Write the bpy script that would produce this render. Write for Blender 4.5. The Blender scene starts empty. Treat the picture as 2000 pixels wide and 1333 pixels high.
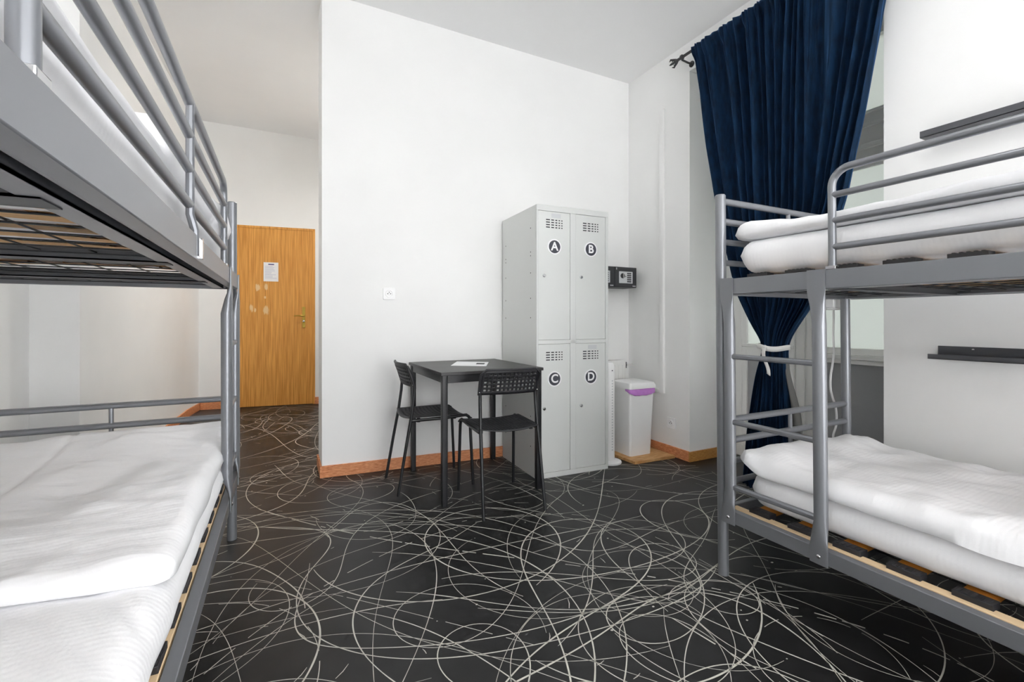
import bpy, bmesh, math, random
from mathutils import Vector, Matrix, noise
PI = math.pi
SC = bpy.context.scene
COL = SC.collection
random.seed(7)

# ------------------------------------------------------------------ materials
def lin(c):
    c = c / 255.0
    return c / 12.92 if c <= 0.04045 else ((c + 0.055) / 1.055) ** 2.4
def rgb(r, g, b): return (lin(r), lin(g), lin(b), 1.0)

def new_mat(name, color, rough=0.5, metal=0.0, spec=0.5, **kw):
    m = bpy.data.materials.new(name); m.use_nodes = True
    b = m.node_tree.nodes['Principled BSDF']
    b.inputs['Base Color'].default_value = color
    b.inputs['Roughness'].default_value = rough
    b.inputs['Metallic'].default_value = metal
    b.inputs['Specular IOR Level'].default_value = spec
    for k, v in kw.items(): b.inputs[k].default_value = v
    return m
def nodes(m): return m.node_tree.nodes, m.node_tree.links, m.node_tree.nodes['Principled BSDF']

def add_noise(m, c1, c2, scale=(1, 1, 1), nscale=5, detail=4, lo=.35, hi=.65, bump=0.0, bdist=.002, rough=None, coord='Object'):
    N, L, b = nodes(m)
    tc = N.new('ShaderNodeTexCoord'); mp = N.new('ShaderNodeMapping'); mp.inputs['Scale'].default_value = scale
    nz = N.new('ShaderNodeTexNoise'); nz.inputs['Scale'].default_value = nscale; nz.inputs['Detail'].default_value = detail
    cr = N.new('ShaderNodeValToRGB')
    cr.color_ramp.elements[0].position = lo; cr.color_ramp.elements[0].color = c1
    cr.color_ramp.elements[1].position = hi; cr.color_ramp.elements[1].color = c2
    L.new(tc.outputs[coord], mp.inputs['Vector']); L.new(mp.outputs['Vector'], nz.inputs['Vector'])
    L.new(nz.outputs['Fac'], cr.inputs['Fac']); L.new(cr.outputs['Color'], b.inputs['Base Color'])
    if bump:
        bp = N.new('ShaderNodeBump'); bp.inputs['Strength'].default_value = bump; bp.inputs['Distance'].default_value = bdist
        L.new(nz.outputs['Fac'], bp.inputs['Height']); L.new(bp.outputs['Normal'], b.inputs['Normal'])
    return nz, cr, mp

M = {}
def paint(name, c, k=3):
    m = new_mat(name, rgb(*c), .85, spec=.2)
    add_noise(m, rgb(c[0] - k, c[1] - k, c[2] - k), rgb(*c), nscale=2.2, detail=6, bump=.12, bdist=.004)
    return m
M['wall'] = paint('wall_paint', (247, 247, 246))
M['ceiling'] = paint('ceiling_paint', (247, 247, 247), 2)
M['parapet'] = paint('grey_paint', (172, 173, 174), 4)
M['floor'] = new_mat('linoleum', rgb(54, 54, 56), .42, spec=.4)
add_noise(M['floor'], rgb(21, 21, 22), rgb(32, 32, 33), nscale=9, detail=8, lo=.3, hi=.7, bump=.05, bdist=.002)
M['scribble'] = new_mat('linoleum_line', rgb(202, 200, 190), .45, spec=.4)
M['base'] = new_mat('baseboard_wood', rgb(190, 116, 72), .5)
add_noise(M['base'], rgb(196, 114, 66), rgb(238, 170, 122), scale=(6, 6, 60), nscale=6, detail=6, bump=.2, bdist=.002)
M['base2'] = new_mat('baseboard_ochre', rgb(196, 140, 70), .5)
add_noise(M['base2'], rgb(178, 120, 56), rgb(206, 154, 86), scale=(6, 6, 50), nscale=6, detail=6)
M['board'] = new_mat('plank_wood', rgb(216, 168, 110), .6)
add_noise(M['board'], rgb(196, 142, 84), rgb(226, 182, 126), scale=(4, 30, 4), nscale=3, detail=5)
M['metal'] = new_mat('silver_paint', rgb(135, 137, 142), .32, metal=.45)
M['metal_dark'] = new_mat('dark_steel', rgb(84, 86, 90), .45, metal=.6)
M['wire'] = new_mat('wire_steel', rgb(52, 54, 58), .45, metal=.5)
M['chrome'] = new_mat('chrome', rgb(210, 210, 212), .18, metal=1)
M['black'] = new_mat('black_plastic', rgb(38, 38, 42), .5)
M['blackmetal'] = new_mat('black_lacquer', rgb(30, 31, 34), .35)
M['blackwood'] = new_mat('black_tabletop', rgb(50, 49, 50), .42)
add_noise(M['blackwood'], rgb(42, 41, 42), rgb(60, 59, 60), scale=(2, 30, 2), nscale=3, detail=6)
M['slat'] = new_mat('slat_birch', rgb(220, 176, 120), .55)
add_noise(M['slat'], rgb(206, 156, 98), rgb(228, 190, 138), scale=(2, 20, 2), nscale=4, detail=5)
M['slat2'] = new_mat('slat_orange', rgb(214, 146, 58), .5)
M['pine'] = new_mat('pine_strip', rgb(228, 200, 160), .6)
M['locker'] = new_mat('locker_enamel', rgb(219, 221, 219), .45)
M['dark'] = new_mat('dark_slot', rgb(58, 60, 62), .7)
M['white'] = new_mat('white_plastic', rgb(248, 248, 248), .4)
M['whitem'] = new_mat('white_enamel', rgb(236, 236, 234), .4)
M['paper'] = new_mat('paper', rgb(244, 244, 246), .8)
M['ink'] = new_mat('ink', rgb(92, 90, 140), .8)
M['inkl'] = new_mat('faint_ink', rgb(190, 192, 216), .8)
M['inkd'] = new_mat('black_ink', rgb(60, 60, 64), .8)
M['sign'] = new_mat('sign_slate', rgb(64, 66, 76), .5)
M['brass'] = new_mat('brass', rgb(200, 170, 80), .3, metal=.9)
M['shelf'] = new_mat('anthracite', rgb(76, 77, 82), .5)
M['safe'] = new_mat('safe_steel', rgb(52, 54, 57), .45)
M['safepanel'] = new_mat('safe_panel', rgb(206, 208, 210), .4)
M['lilac'] = new_mat('lilac_film', rgb(208, 140, 222), .35)
M['ribbon'] = new_mat('ribbon_cloth', rgb(232, 231, 228), .9)
M['frame'] = new_mat('window_enamel', rgb(246, 246, 243), .45)
M['rod'] = new_mat('rod_iron', rgb(66, 66, 68), .5, metal=.3)
M['cabl'] = new_mat('white_cable', rgb(240, 240, 240), .4)
M['lining'] = new_mat('curtain_lining', rgb(112, 112, 110), .95)

# cloth
m = new_mat('cotton', rgb(246, 246, 248), .95, spec=.1)
N, L, b = nodes(m)
tc = N.new('ShaderNodeTexCoord'); wv = N.new('ShaderNodeTexWave'); wv.bands_direction = 'Y'
wv.inputs['Scale'].default_value = 22; wv.inputs['Distortion'].default_value = .6
nz = N.new('ShaderNodeTexNoise'); nz.inputs['Scale'].default_value = 9; nz.inputs['Detail'].default_value = 6
ma = N.new('ShaderNodeMath'); ma.operation = 'MULTIPLY_ADD'; ma.inputs[1].default_value = .05
L.new(tc.outputs['Object'], wv.inputs['Vector']); L.new(tc.outputs['Object'], nz.inputs['Vector'])
L.new(wv.outputs['Fac'], ma.inputs[0]); L.new(nz.outputs['Fac'], ma.inputs[2])
bp = N.new('ShaderNodeBump'); bp.inputs['Strength'].default_value = .45; bp.inputs['Distance'].default_value = .012
L.new(ma.outputs[0], bp.inputs['Height']); L.new(bp.outputs['Normal'], b.inputs['Normal'])
M['cotton'] = m

# velvet
m = new_mat('navy_velvet', rgb(9, 24, 48), .85, spec=.15)
N, L, b = nodes(m)
b.inputs['Sheen Weight'].default_value = .7; b.inputs['Sheen Roughness'].default_value = .35
b.inputs['Sheen Tint'].default_value = rgb(90, 140, 200)
add_noise(m, rgb(7, 25, 44), rgb(13, 40, 68), scale=(3, 3, .8), nscale=14, detail=6)
M['velvet'] = m

# frosted glass: diffuses the daylight of the light well behind it
m = bpy.data.materials.new('frosted_glass'); m.use_nodes = True
N = m.node_tree.nodes; L = m.node_tree.links; N.clear()
o = N.new('ShaderNodeOutputMaterial'); mx = N.new('ShaderNodeMixShader'); mx.inputs[0].default_value = .32
d = N.new('ShaderNodeBsdfDiffuse'); d.inputs['Color'].default_value = rgb(196, 204, 199)
t = N.new('ShaderNodeBsdfTranslucent'); t.inputs['Color'].default_value = rgb(215, 217, 214)
g = N.new('ShaderNodeBsdfGlossy'); g.inputs['Roughness'].default_value = .35
mx2 = N.new('ShaderNodeMixShader'); mx2.inputs[0].default_value = .06
L.new(d.outputs[0], mx.inputs[1]); L.new(t.outputs[0], mx.inputs[2])
L.new(mx.outputs[0], mx2.inputs[1]); L.new(g.outputs[0], mx2.inputs[2]); L.new(mx2.outputs[0], o.inputs[0])
M['frost'] = m
m = bpy.data.materials.new('clear_pane'); m.use_nodes = True
N = m.node_tree.nodes; L = m.node_tree.links; N.clear()
o = N.new('ShaderNodeOutputMaterial'); mx = N.new('ShaderNodeMixShader'); mx.inputs[0].default_value = .06
t = N.new('ShaderNodeBsdfTransparent'); g = N.new('ShaderNodeBsdfGlossy'); g.inputs['Roughness'].default_value = .02
L.new(t.outputs[0], mx.inputs[1]); L.new(g.outputs[0], mx.inputs[2]); L.new(mx.outputs[0], o.inputs[0])
M['pane'] = m
m = new_mat('fill_lamp_diffuser', rgb(250, 250, 248), .5)  # glow of the unseen aisle lamp, added to brighten the room
b = nodes(m)[2]; b.inputs['Emission Color'].default_value = (1, .985, .96, 1); b.inputs['Emission Strength'].default_value = 6
M['lamp'] = m
m = new_mat('warm_fill_lamp_diffuser', rgb(250, 246, 238), .5)  # glow of the hidden passage lamp, added to lift the corridor
b = nodes(m)[2]; b.inputs['Emission Color'].default_value = (1, .97, .92, 1); b.inputs['Emission Strength'].default_value = 108
M['passage_fill'] = m

# honey oak door with worn pale patches (local x across the leaf from the handle side, z up)
m = new_mat('oak_veneer', rgb(190, 130, 60), .45)
nz, cr, mp = add_noise(m, rgb(186, 118, 34), rgb(242, 178, 90), scale=(38, 38, 1.1), nscale=2.4, detail=8, lo=.25, hi=.75)
N, L, b = nodes(m)
tc = N.new('ShaderNodeTexCoord'); prev = None
nw = N.new('ShaderNodeTexNoise'); nw.inputs['Scale'].default_value = 60; nw.inputs['Detail'].default_value = 4
mpw = N.new('ShaderNodeMapping'); mpw.inputs['Scale'].default_value = (1, 1, .25)
L.new(tc.outputs['Object'], mpw.inputs['Vector']); L.new(mpw.outputs['Vector'], nw.inputs['Vector'])
for (px, pz, rx, rz) in [(.629, 1.441, .026, .05), (.535, 1.452, .02, .04), (.549, 1.322, .014, .018), (.692, 1.19, .022, .05), (.655, 1.168, .014, .026), (.535, 1.166, .032, .055)]:
    sub = N.new('ShaderNodeVectorMath'); sub.operation = 'SUBTRACT'; sub.inputs[1].default_value = (-px, 0, pz)
    mul = N.new('ShaderNodeVectorMath'); mul.operation = 'MULTIPLY'; mul.inputs[1].default_value = (1 / rx, 0, 1 / rz)
    ln = N.new('ShaderNodeVectorMath'); ln.operation = 'LENGTH'
    L.new(tc.outputs['Object'], sub.inputs[0]); L.new(sub.outputs[0], mul.inputs[0]); L.new(mul.outputs[0], ln.inputs[0])
    if prev is None: prev = ln.outputs['Value']
    else:
        mn = N.new('ShaderNodeMath'); mn.operation = 'MINIMUM'
        L.new(prev, mn.inputs[0]); L.new(ln.outputs['Value'], mn.inputs[1]); prev = mn.outputs[0]
ad = N.new('ShaderNodeMath'); ad.operation = 'MULTIPLY_ADD'; ad.inputs[1].default_value = 1.6
L.new(nw.outputs['Fac'], ad.inputs[0]); L.new(prev, ad.inputs[2])
r2 = N.new('ShaderNodeValToRGB'); r2.color_ramp.elements[0].position = .36 * 1; r2.color_ramp.elements[1].position = .46
dv = N.new('ShaderNodeMath'); dv.operation = 'DIVIDE'; dv.inputs[1].default_value = 4
L.new(ad.outputs[0], dv.inputs[0]); L.new(dv.outputs[0], r2.inputs['Fac'])
mxc = N.new('ShaderNodeMix'); mxc.data_type = 'RGBA'
mxc.inputs[6].default_value = rgb(232, 200, 150)
L.new(r2.outputs['Color'], mxc.inputs[0]); L.new(cr.outputs['Color'], mxc.inputs[7]); L.new(mxc.outputs[2], b.inputs['Base Color'])
M['oak'] = m

# ------------------------------------------------------------------ mesh builder
class MB:
    def __init__(s): s.v = []; s.f = []; s.mi = []
    def add(s, vs, fs, mi=0):
        o = len(s.v); s.v += [tuple(p) for p in vs]
        s.f += [tuple(i + o for i in f) for f in fs]; s.mi += [mi] * len(fs); return s
    def box(s, a, b, mi=0, rot=None):
        x0, y0, z0 = [min(p, q) for p, q in zip(a, b)]; x1, y1, z1 = [max(p, q) for p, q in zip(a, b)]
        vs = [(x0, y0, z0), (x1, y0, z0), (x1, y1, z0), (x0, y1, z0), (x0, y0, z1), (x1, y0, z1), (x1, y1, z1), (x0, y1, z1)]
        if rot is not None:
            c = Vector(((x0 + x1) / 2, (y0 + y1) / 2, (z0 + z1) / 2)); vs = [tuple(rot @ (Vector(p) - c) + c) for p in vs]
        return s.add(vs, [(3, 2, 1, 0), (4, 5, 6, 7), (0, 1, 5, 4), (1, 2, 6, 5), (2, 3, 7, 6), (3, 0, 4, 7)], mi)
    def tube(s, pts, r, n=12, mi=0, caps=True):
        pts = [Vector(p) for p in pts]; rs = r if isinstance(r, (list, tuple)) else [r] * len(pts)
        t0 = (pts[1] - pts[0]).normalized()
        up = Vector((0, 0, 1)) if abs(t0.z) < .9 else Vector((1, 0, 0))
        nx = t0.cross(up).normalized(); vs = []
        for i, p in enumerate(pts):
            if i == 0: t = t0
            elif i == len(pts) - 1: t = (pts[i] - pts[i - 1]).normalized()
            else: t = ((pts[i] - pts[i - 1]).normalized() + (pts[i + 1] - pts[i]).normalized()).normalized()
            nx = (nx - t * nx.dot(t)).normalized(); ny = t.cross(nx)
            for k in range(n):
                a = 2 * PI * k / n; vs.append(p + (nx * math.cos(a) + ny * math.sin(a)) * rs[i])
        fs = []
        for i in range(len(pts) - 1):
            for k in range(n):
                k2 = (k + 1) % n; fs.append((i * n + k, i * n + k2, (i + 1) * n + k2, (i + 1) * n + k))
        if caps:
            fs.append(tuple(reversed(range(n)))); fs.append(tuple((len(pts) - 1) * n + k for k in range(n)))
        return s.add(vs, fs, mi)
    def loft(s, rings, mi=0, caps=True):
        n = len(rings[0]); vs = [p for r in rings for p in r]; fs = []
        for i in range(len(rings) - 1):
            for k in range(n):
                k2 = (k + 1) % n; fs.append((i * n + k, i * n + k2, (i + 1) * n + k2, (i + 1) * n + k))
        if caps: fs.append(tuple(reversed(range(n)))); fs.append(tuple((len(rings) - 1) * n + k for k in range(n)))
        return s.add(vs, fs, mi)
    def lathe(s, prof, c=(0, 0, 0), n=32, axis='z', mi=0):
        rings = []
        for r, h in prof:
            ring = []
            for k in range(n):
                a = 2 * PI * k / n; x, y = r * math.cos(a), r * math.sin(a)
                p = {'z': (x, y, h), 'y': (x, h, y), 'x': (h, x, y)}[axis]
                ring.append((p[0] + c[0], p[1] + c[1], p[2] + c[2]))
            rings.append(ring)
        return s.loft(rings, mi)
    def prism(s, poly, z0, z1, mi=0):
        n = len(poly)
        vs = [(x, y, z0) for x, y in poly] + [(x, y, z1) for x, y in poly]
        return s.add(vs, [tuple(reversed(range(n))), tuple(range(n, 2 * n))] + [(k, (k + 1) % n, n + (k + 1) % n, n + k) for k in range(n)], mi)
    def rbox(s, a, b, r, seg=4, mi=0, axis='z'):
        # box with rounded vertical (axis) edges
        ax = {'z': (0, 1, 2), 'y': (0, 2, 1), 'x': (1, 2, 0)}[axis]
        lo = [min(p, q) for p, q in zip(a, b)]; hi = [max(p, q) for p, q in zip(a, b)]
        i, j, k = ax; poly = []
        for cx, cy, a0 in ((hi[i] - r, hi[j] - r, 0), (lo[i] + r, hi[j] - r, PI / 2), (lo[i] + r, lo[j] + r, PI), (hi[i] - r, lo[j] + r, 1.5 * PI)):
            for q in range(seg + 1):
                t = a0 + PI / 2 * q / seg; poly.append((cx + r * math.cos(t), cy + r * math.sin(t)))
        def P(u, v, w):
            p = [0, 0, 0]; p[i] = u; p[j] = v; p[k] = w; return tuple(p)
        return s.loft([[P(u, v, lo[k]) for u, v in poly], [P(u, v, hi[k]) for u, v in poly]], mi)
    def sphere(s, c, r, n=16, m=10, mi=0, sc=(1, 1, 1)):
        rings = []
        for i in range(m + 1):
            t = PI * (i / m) * .998 + .003; rr = math.sin(t) * r; z = -math.cos(t) * r
            rings.append([(c[0] + rr * math.cos(2 * PI * k / n) * sc[0], c[1] + rr * math.sin(2 * PI * k / n) * sc[1], c[2] + z * sc[2]) for k in range(n)])
        return s.loft(rings, mi)
    def grid(s, P, nu, nv, mi=0):
        vs = [P(i / nu, j / nv) for i in range(nu + 1) for j in range(nv + 1)]
        fs = [(i * (nv + 1) + j, (i + 1) * (nv + 1) + j, (i + 1) * (nv + 1) + j + 1, i * (nv + 1) + j + 1) for i in range(nu) for j in range(nv)]
        return s.add(vs, fs, mi)
    def build(s, name, mats, parent=None, world=True, origin=None, angle=35, bevel=0, solid=0, fixn=True):
        if not isinstance(mats, (list, tuple)): mats = [mats]
        off = Vector((0, 0, 0)); inv = None
        if parent is not None and world:
            inv = wmat(parent).inverted()
        vs = [Vector(p) for p in s.v]
        loc = Vector((0, 0, 0))
        if inv is not None: vs = [inv @ p for p in vs]
        elif parent is None:
            if origin is None:
                xs = [p.x for p in vs]; ys = [p.y for p in vs]; zs = [p.z for p in vs]
                origin = ((min(xs) + max(xs)) / 2, (min(ys) + max(ys)) / 2, min(zs))
            loc = Vector(origin); vs = [p - loc for p in vs]
        me = bpy.data.meshes.new(name); me.from_pydata([tuple(p) for p in vs], [], s.f)
        for mm in mats: me.materials.append(M[mm] if isinstance(mm, str) else mm)
        if len(mats) > 1: me.polygons.foreach_set('material_index', s.mi)
        if fixn:
            bm = bmesh.new(); bm.from_mesh(me); bmesh.ops.recalc_face_normals(bm, faces=bm.faces); bm.to_mesh(me); bm.free()
        me.polygons.foreach_set('use_smooth', [True] * len(me.polygons))
        me.set_sharp_from_angle(angle=math.radians(angle)); me.update()
        ob = bpy.data.objects.new(name, me); COL.objects.link(ob); ob.location = loc
        if parent is not None: ob.parent = parent
        if solid:
            md = ob.modifiers.new('thickness', 'SOLIDIFY'); md.thickness = solid; md.offset = 0
        if bevel:
            md = ob.modifiers.new('bevel', 'BEVEL'); md.width = bevel; md.segments = 2; md.limit_method = 'ANGLE'; md.angle_limit = math.radians(40)
        return ob
def wmat(o):
    m = Matrix.Translation(o.location) @ o.rotation_euler.to_matrix().to_4x4()
    return m if o.parent is None else wmat(o.parent) @ m
def tag(o, label, cat, group=None):
    o['label'] = label; o['category'] = cat
    if group: o['group'] = group
    return o
def thing(name, label, cat, loc=(0, 0, 0), rz=0, group=None):
    o = bpy.data.objects.new(name, None); COL.objects.link(o); o.location = loc; o.rotation_euler = (0, 0, rz)
    o.empty_display_size = .1
    return tag(o, label, cat, group)
def struct(o): o['kind'] = 'structure'; return o
def part_label(o, l): o['label'] = l; return o
def interp(tab, x):
    tab = sorted(tab)
    if x <= tab[0][0]: return tab[0][1]
    for (a, b), (c, d) in zip(tab, tab[1:]):
        if x <= c:
            t = (x - a) / (c - a); return b + (d - b) * t
    return tab[-1][1]
def smooth(a, b, x):
    t = max(0, min(1, (x - a) / (b - a))); return t * t * (3 - 2 * t)

# ------------------------------------------------------------------ camera
H = 1.04; YAW = math.radians(26.516)
cam = bpy.data.cameras.new('camera'); co = bpy.data.objects.new('camera', cam); COL.objects.link(co)
co.location = (0, 0, H); co.rotation_euler = (PI / 2, 0, -YAW)
cam.sensor_width = 36; cam.lens = 898.31 / 2000 * 36; cam.shift_y = -(666.5 - 626.84) / 2000; cam.clip_start = .02
SC.camera = co

# ------------------------------------------------------------------ setting
XR = 2.683            # right wall plane
XL = -1.186           # left wall plane
YB = -2.4             # wall behind the camera
def wall_y(x): return 3.286 + (x - .221) * (3.115 - 3.286) / (2.683 - .221)
WANG = math.atan2(3.115 - 3.286, 2.683 - .221)
TH = math.radians(8)  # the entrance wall is slightly skewed
DO = Vector((.353, 6.25, 0)); DD = Vector((-math.cos(TH), math.sin(TH), 0)); DN = Vector((-math.sin(TH), -math.cos(TH), 0))
def dpt(a, n, z): p = DO + DD * a + DN * n; return (p.x, p.y, z)

# floor with its scribbled pattern (thin inlaid lines are part of the floor covering)
mb = MB()
mb.add([(-1.4, YB - .1, 0), (3.3, YB - .1, 0), (3.3, 6.9, 0), (-1.4, 6.9, 0), (-1.4, YB - .1, -.1), (3.3, YB - .1, -.1), (3.3, 6.9, -.1), (-1.4, 6.9, -.1)],
       [(0, 1, 2, 3), (7, 6, 5, 4), (0, 4, 5, 1), (1, 5, 6, 2), (2, 6, 7, 3), (3, 7, 4, 0)])
R = random.Random(21)
def ribbon(pts, ws):
    vs = []; n = len(pts)
    for i, (x, y) in enumerate(pts):
        a = pts[max(0, i - 1)]; b = pts[min(n - 1, i + 1)]
        dx, dy = b[0] - a[0], b[1] - a[1]; l = math.hypot(dx, dy) or 1
        nx, ny = -dy / l * ws[i] / 2, dx / l * ws[i] / 2
        vs += [(x - nx, y - ny, .0006), (x + nx, y + ny, .0006)]
    mb.add(vs, [(2 * i, 2 * i + 2, 2 * i + 3, 2 * i + 1) for i in range(n - 1)], 1)
def inside(x, y):
    if x < XL or x > 2.65 or y < -.6: return False
    if y < 3.2: return True
    return -.95 < x < .5 and y < 6.3
def blob(x, y, r):
    n = 8; a0 = R.random() * 6
    mb.add([(x + r * (1 + .3 * R.uniform(-1, 1)) * math.cos(a0 + 2 * PI * k / n), y + r * (.7 + .3 * R.random()) * math.sin(a0 + 2 * PI * k / n), .0007) for k in range(n)], [tuple(range(n))], 1)
seeds = [(R.uniform(-1.0, 2.6), R.uniform(-.5, 3.2)) for _ in range(165)] + [(R.uniform(-.9, .45), R.uniform(3.2, 6.2)) for _ in range(66)]
for (x, y) in seeds:
    th = R.random() * 2 * PI; L_ = R.choice([1.2, 2.0, 2.6, 3.4, 4.5]); ds = .016
    k0 = R.choice([-1, 1]) * R.choice([.15, .4, .8, 1.3, 2.0, 2.8]); k1 = R.uniform(.3, 2.6); f = R.uniform(.9, 3.0); ph = R.random() * 6
    loops = [(R.uniform(0, L_), R.choice([-1, 1]) * R.uniform(3, 8), R.uniform(.15, .4)) for _ in range(R.choice([0, 0, 1, 1, 2]))]
    w = R.choice([.002, .0024, .0028, .0034, .004, .005]); wp = R.random() * 9
    pts = []; ws = []; s_ = 0
    dash = R.random() < .12
    while s_ < L_:
        if not inside(x, y):
            if len(pts) > 3: ribbon(pts, ws)
            pts = []; ws = []
        else:
            pts.append((x, y)); e = min(1, s_ / .15, (L_ - s_) / .2)
            ws.append(max(.0012, w * (.45 + .55 * e) * (1 + .45 * noise.noise((s_ * 3.1, wp, 0)) + .2 * noise.noise((s_ * 19, wp, 3)))))
            if dash and noise.noise((s_ * 14, wp, 8)) > .12:
                if len(pts) > 2: ribbon(pts, ws)
                pts = []; ws = []
        k = k0 + k1 * math.sin(f * s_ + ph)
        for (c, a, wd) in loops:
            k += a * math.exp(-((s_ - c) / wd) ** 2)
        th += k * ds; x += math.cos(th) * ds; y += math.sin(th) * ds; s_ += ds
    if len(pts) > 3: ribbon(pts, ws)
    if inside(x, y) and R.random() < .5: blob(x, y, w * R.uniform(.9, 1.8))
for _ in range(260):
    x, y = R.uniform(-1, 2.6), R.uniform(-.5, 6)
    if not inside(x, y): continue
    if R.random() < .5: blob(x, y, R.uniform(.0015, .005))
    else:
        a = R.random() * PI; l = R.uniform(.015, .07)
        ribbon([(x, y), (x + l * .5 * math.cos(a), y + l * .5 * math.sin(a)), (x + l * math.cos(a + .1), y + l * math.sin(a + .1))], [.002, .003, .0015])
struct(mb.build('floor', ['floor', 'scribble'], origin=(0, 0, 0), fixn=False))

# ceiling slab, sagging a little to the window side (old building)
def cz(x, y): return 3.095 + .05 * (XR - x) + .033 * max(0, y - 3.2)
mb = MB(); xs = [-1.4, -.4, .6, 1.6, 2.4, XR, 3.3]; ys = [YB - .1, 0, 1.5, 3.2, 4.2, 5.4, 6.9]
mb.grid(lambda u, v: (xs[round(u * 6)], ys[round(v * 6)], cz(min(xs[round(u * 6)], XR), ys[round(v * 6)])), 6, 6)
mb.box((-1.4, YB - .1, 3.52), (3.3, 6.9, 3.6))
struct(mb.build('ceiling', 'ceiling', origin=(0, 0, 3.5), fixn=False))

ZT = 3.53
mb = MB()
mb.prism([(XL, YB - .1), (XL, 3.28), (-.985, 3.28), (-.955, 5.2), (-.925, 6.0), (-.872, 6.43), (-.86, 6.8), (-1.4, 6.8), (-1.4, YB - .1)], 0, ZT)
struct(mb.build('wall_left', 'wall'))
mb = MB()   # entrance wall with its door opening
mb.prism([dpt(-.75, 0, 0)[:2], dpt(-.006, 0, 0)[:2], dpt(-.006, -.12, 0)[:2], dpt(-.75, -.12, 0)[:2]], 0, ZT)
mb.prism([dpt(.862, 0, 0)[:2], dpt(1.6, 0, 0)[:2], dpt(1.6, -.12, 0)[:2], dpt(.862, -.12, 0)[:2]], 0, ZT)
mb.prism([dpt(-.006, 0, 0)[:2], dpt(.862, 0, 0)[:2], dpt(.862, -.12, 0)[:2], dpt(-.006, -.12, 0)[:2]], 2.178, ZT)
struct(mb.build('wall_far', 'wall'))
mb = MB()
mb.prism([(.233, wall_y(.233)), (2.9, wall_y(2.9)), (2.9, wall_y(2.9) + .26), (.233, wall_y(.233) + .3)], 0, ZT)
struct(mb.build('wall_middle', 'wall'))
mb = MB(); mb.box((.93, wall_y(.93) + .2, 0), (1.03, 6.5, ZT)); struct(mb.build('wall_corridor', 'wall'))
mb = MB()
W0, W1, WZ = 1.225, 2.447, 2.88     # window recess
V0, V1, VZ0, VZ1 = -2.2, -.95, .25, 2.85   # opening of an unseen window behind the camera, added for daylight
mb.box((XR, W1, 0), (3.25, 3.3, ZT)); mb.box((XR, W0, WZ), (3.25, W1, ZT))
mb.box((XR, V1, 0), (3.25, W0, ZT)); mb.box((XR, YB - .1, 0), (3.25, V0, ZT))
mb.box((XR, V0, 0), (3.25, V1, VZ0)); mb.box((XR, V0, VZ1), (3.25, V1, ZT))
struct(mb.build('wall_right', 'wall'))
mb = MB(); RX0, RX1, RZ0, RZ1 = .15, 2.6, .10, 2.5  # rear opening cut for an added window that lets in fill light
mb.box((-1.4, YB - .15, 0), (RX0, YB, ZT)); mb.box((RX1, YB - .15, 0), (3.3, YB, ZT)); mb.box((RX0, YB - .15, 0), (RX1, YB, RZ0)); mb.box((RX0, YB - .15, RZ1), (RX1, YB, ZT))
struct(mb.build('wall_rear', 'wall'))
mb = MB(); mb.box((3.165, W0, 0), (3.25, 1.80, .785)); struct(mb.build('wall_parapet', 'parapet'))

# baseboards
def skirting(name, a, b, h, t, mat='base', side=1, ext=0):
    a = Vector((a[0], a[1], 0)); b = Vector((b[0], b[1], 0)); d = (b - a).normalized(); n = Vector((-d.y, d.x, 0)) * side
    mb = MB(); q = [a - d * ext, b, b + n * t, a - d * ext + n * t]
    mb.prism([(p.x, p.y) for p in q], 0, h)
    return struct(mb.build(name, mat, bevel=.002))
skirting('baseboard_middle', (.233, wall_y(.233)), (2.683, wall_y(2.683)), .078, .012, side=-1, ext=.012)
mb = MB(); mb.box((.2205, wall_y(.233) - .012, 0), (.2325, wall_y(.233) + .3, .078)); struct(mb.build('baseboard_middle_end', 'base'))
skirting('baseboard_right', (XR, 3.11), (XR, W1), .076, .012, side=-1)
skirting('baseboard_reveal', (XR - .012, W1), (3.13, W1), .074, .012, mat='base2', side=-1)
skirting('baseboard_left', (-.985, 3.28), (-.955, 5.2), .08, .014, side=-1)
mb = MB(); mb.prism([(-.955, 5.2), (-.925, 6.0), (-.872, 6.43), (-.858, 6.43), (-.911, 5.99), (-.941, 5.2)], 0, .08); struct(mb.build('baseboard_corner', 'base'))
mb = MB(); mb.prism([dpt(.862, .0, 0)[:2], dpt(1.22, 0, 0)[:2], dpt(1.22, .014, 0)[:2], dpt(.862, .014, 0)[:2]], 0, .085); struct(mb.build('baseboard_far', 'base'))
mb = MB(); mb.prism([dpt(-.5, .0, 0)[:2], dpt(-.008, 0, 0)[:2], dpt(-.008, .014, 0)[:2], dpt(-.5, .014, 0)[:2]], 0, .085); struct(mb.build('baseboard_far_end', 'base'))

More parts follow.
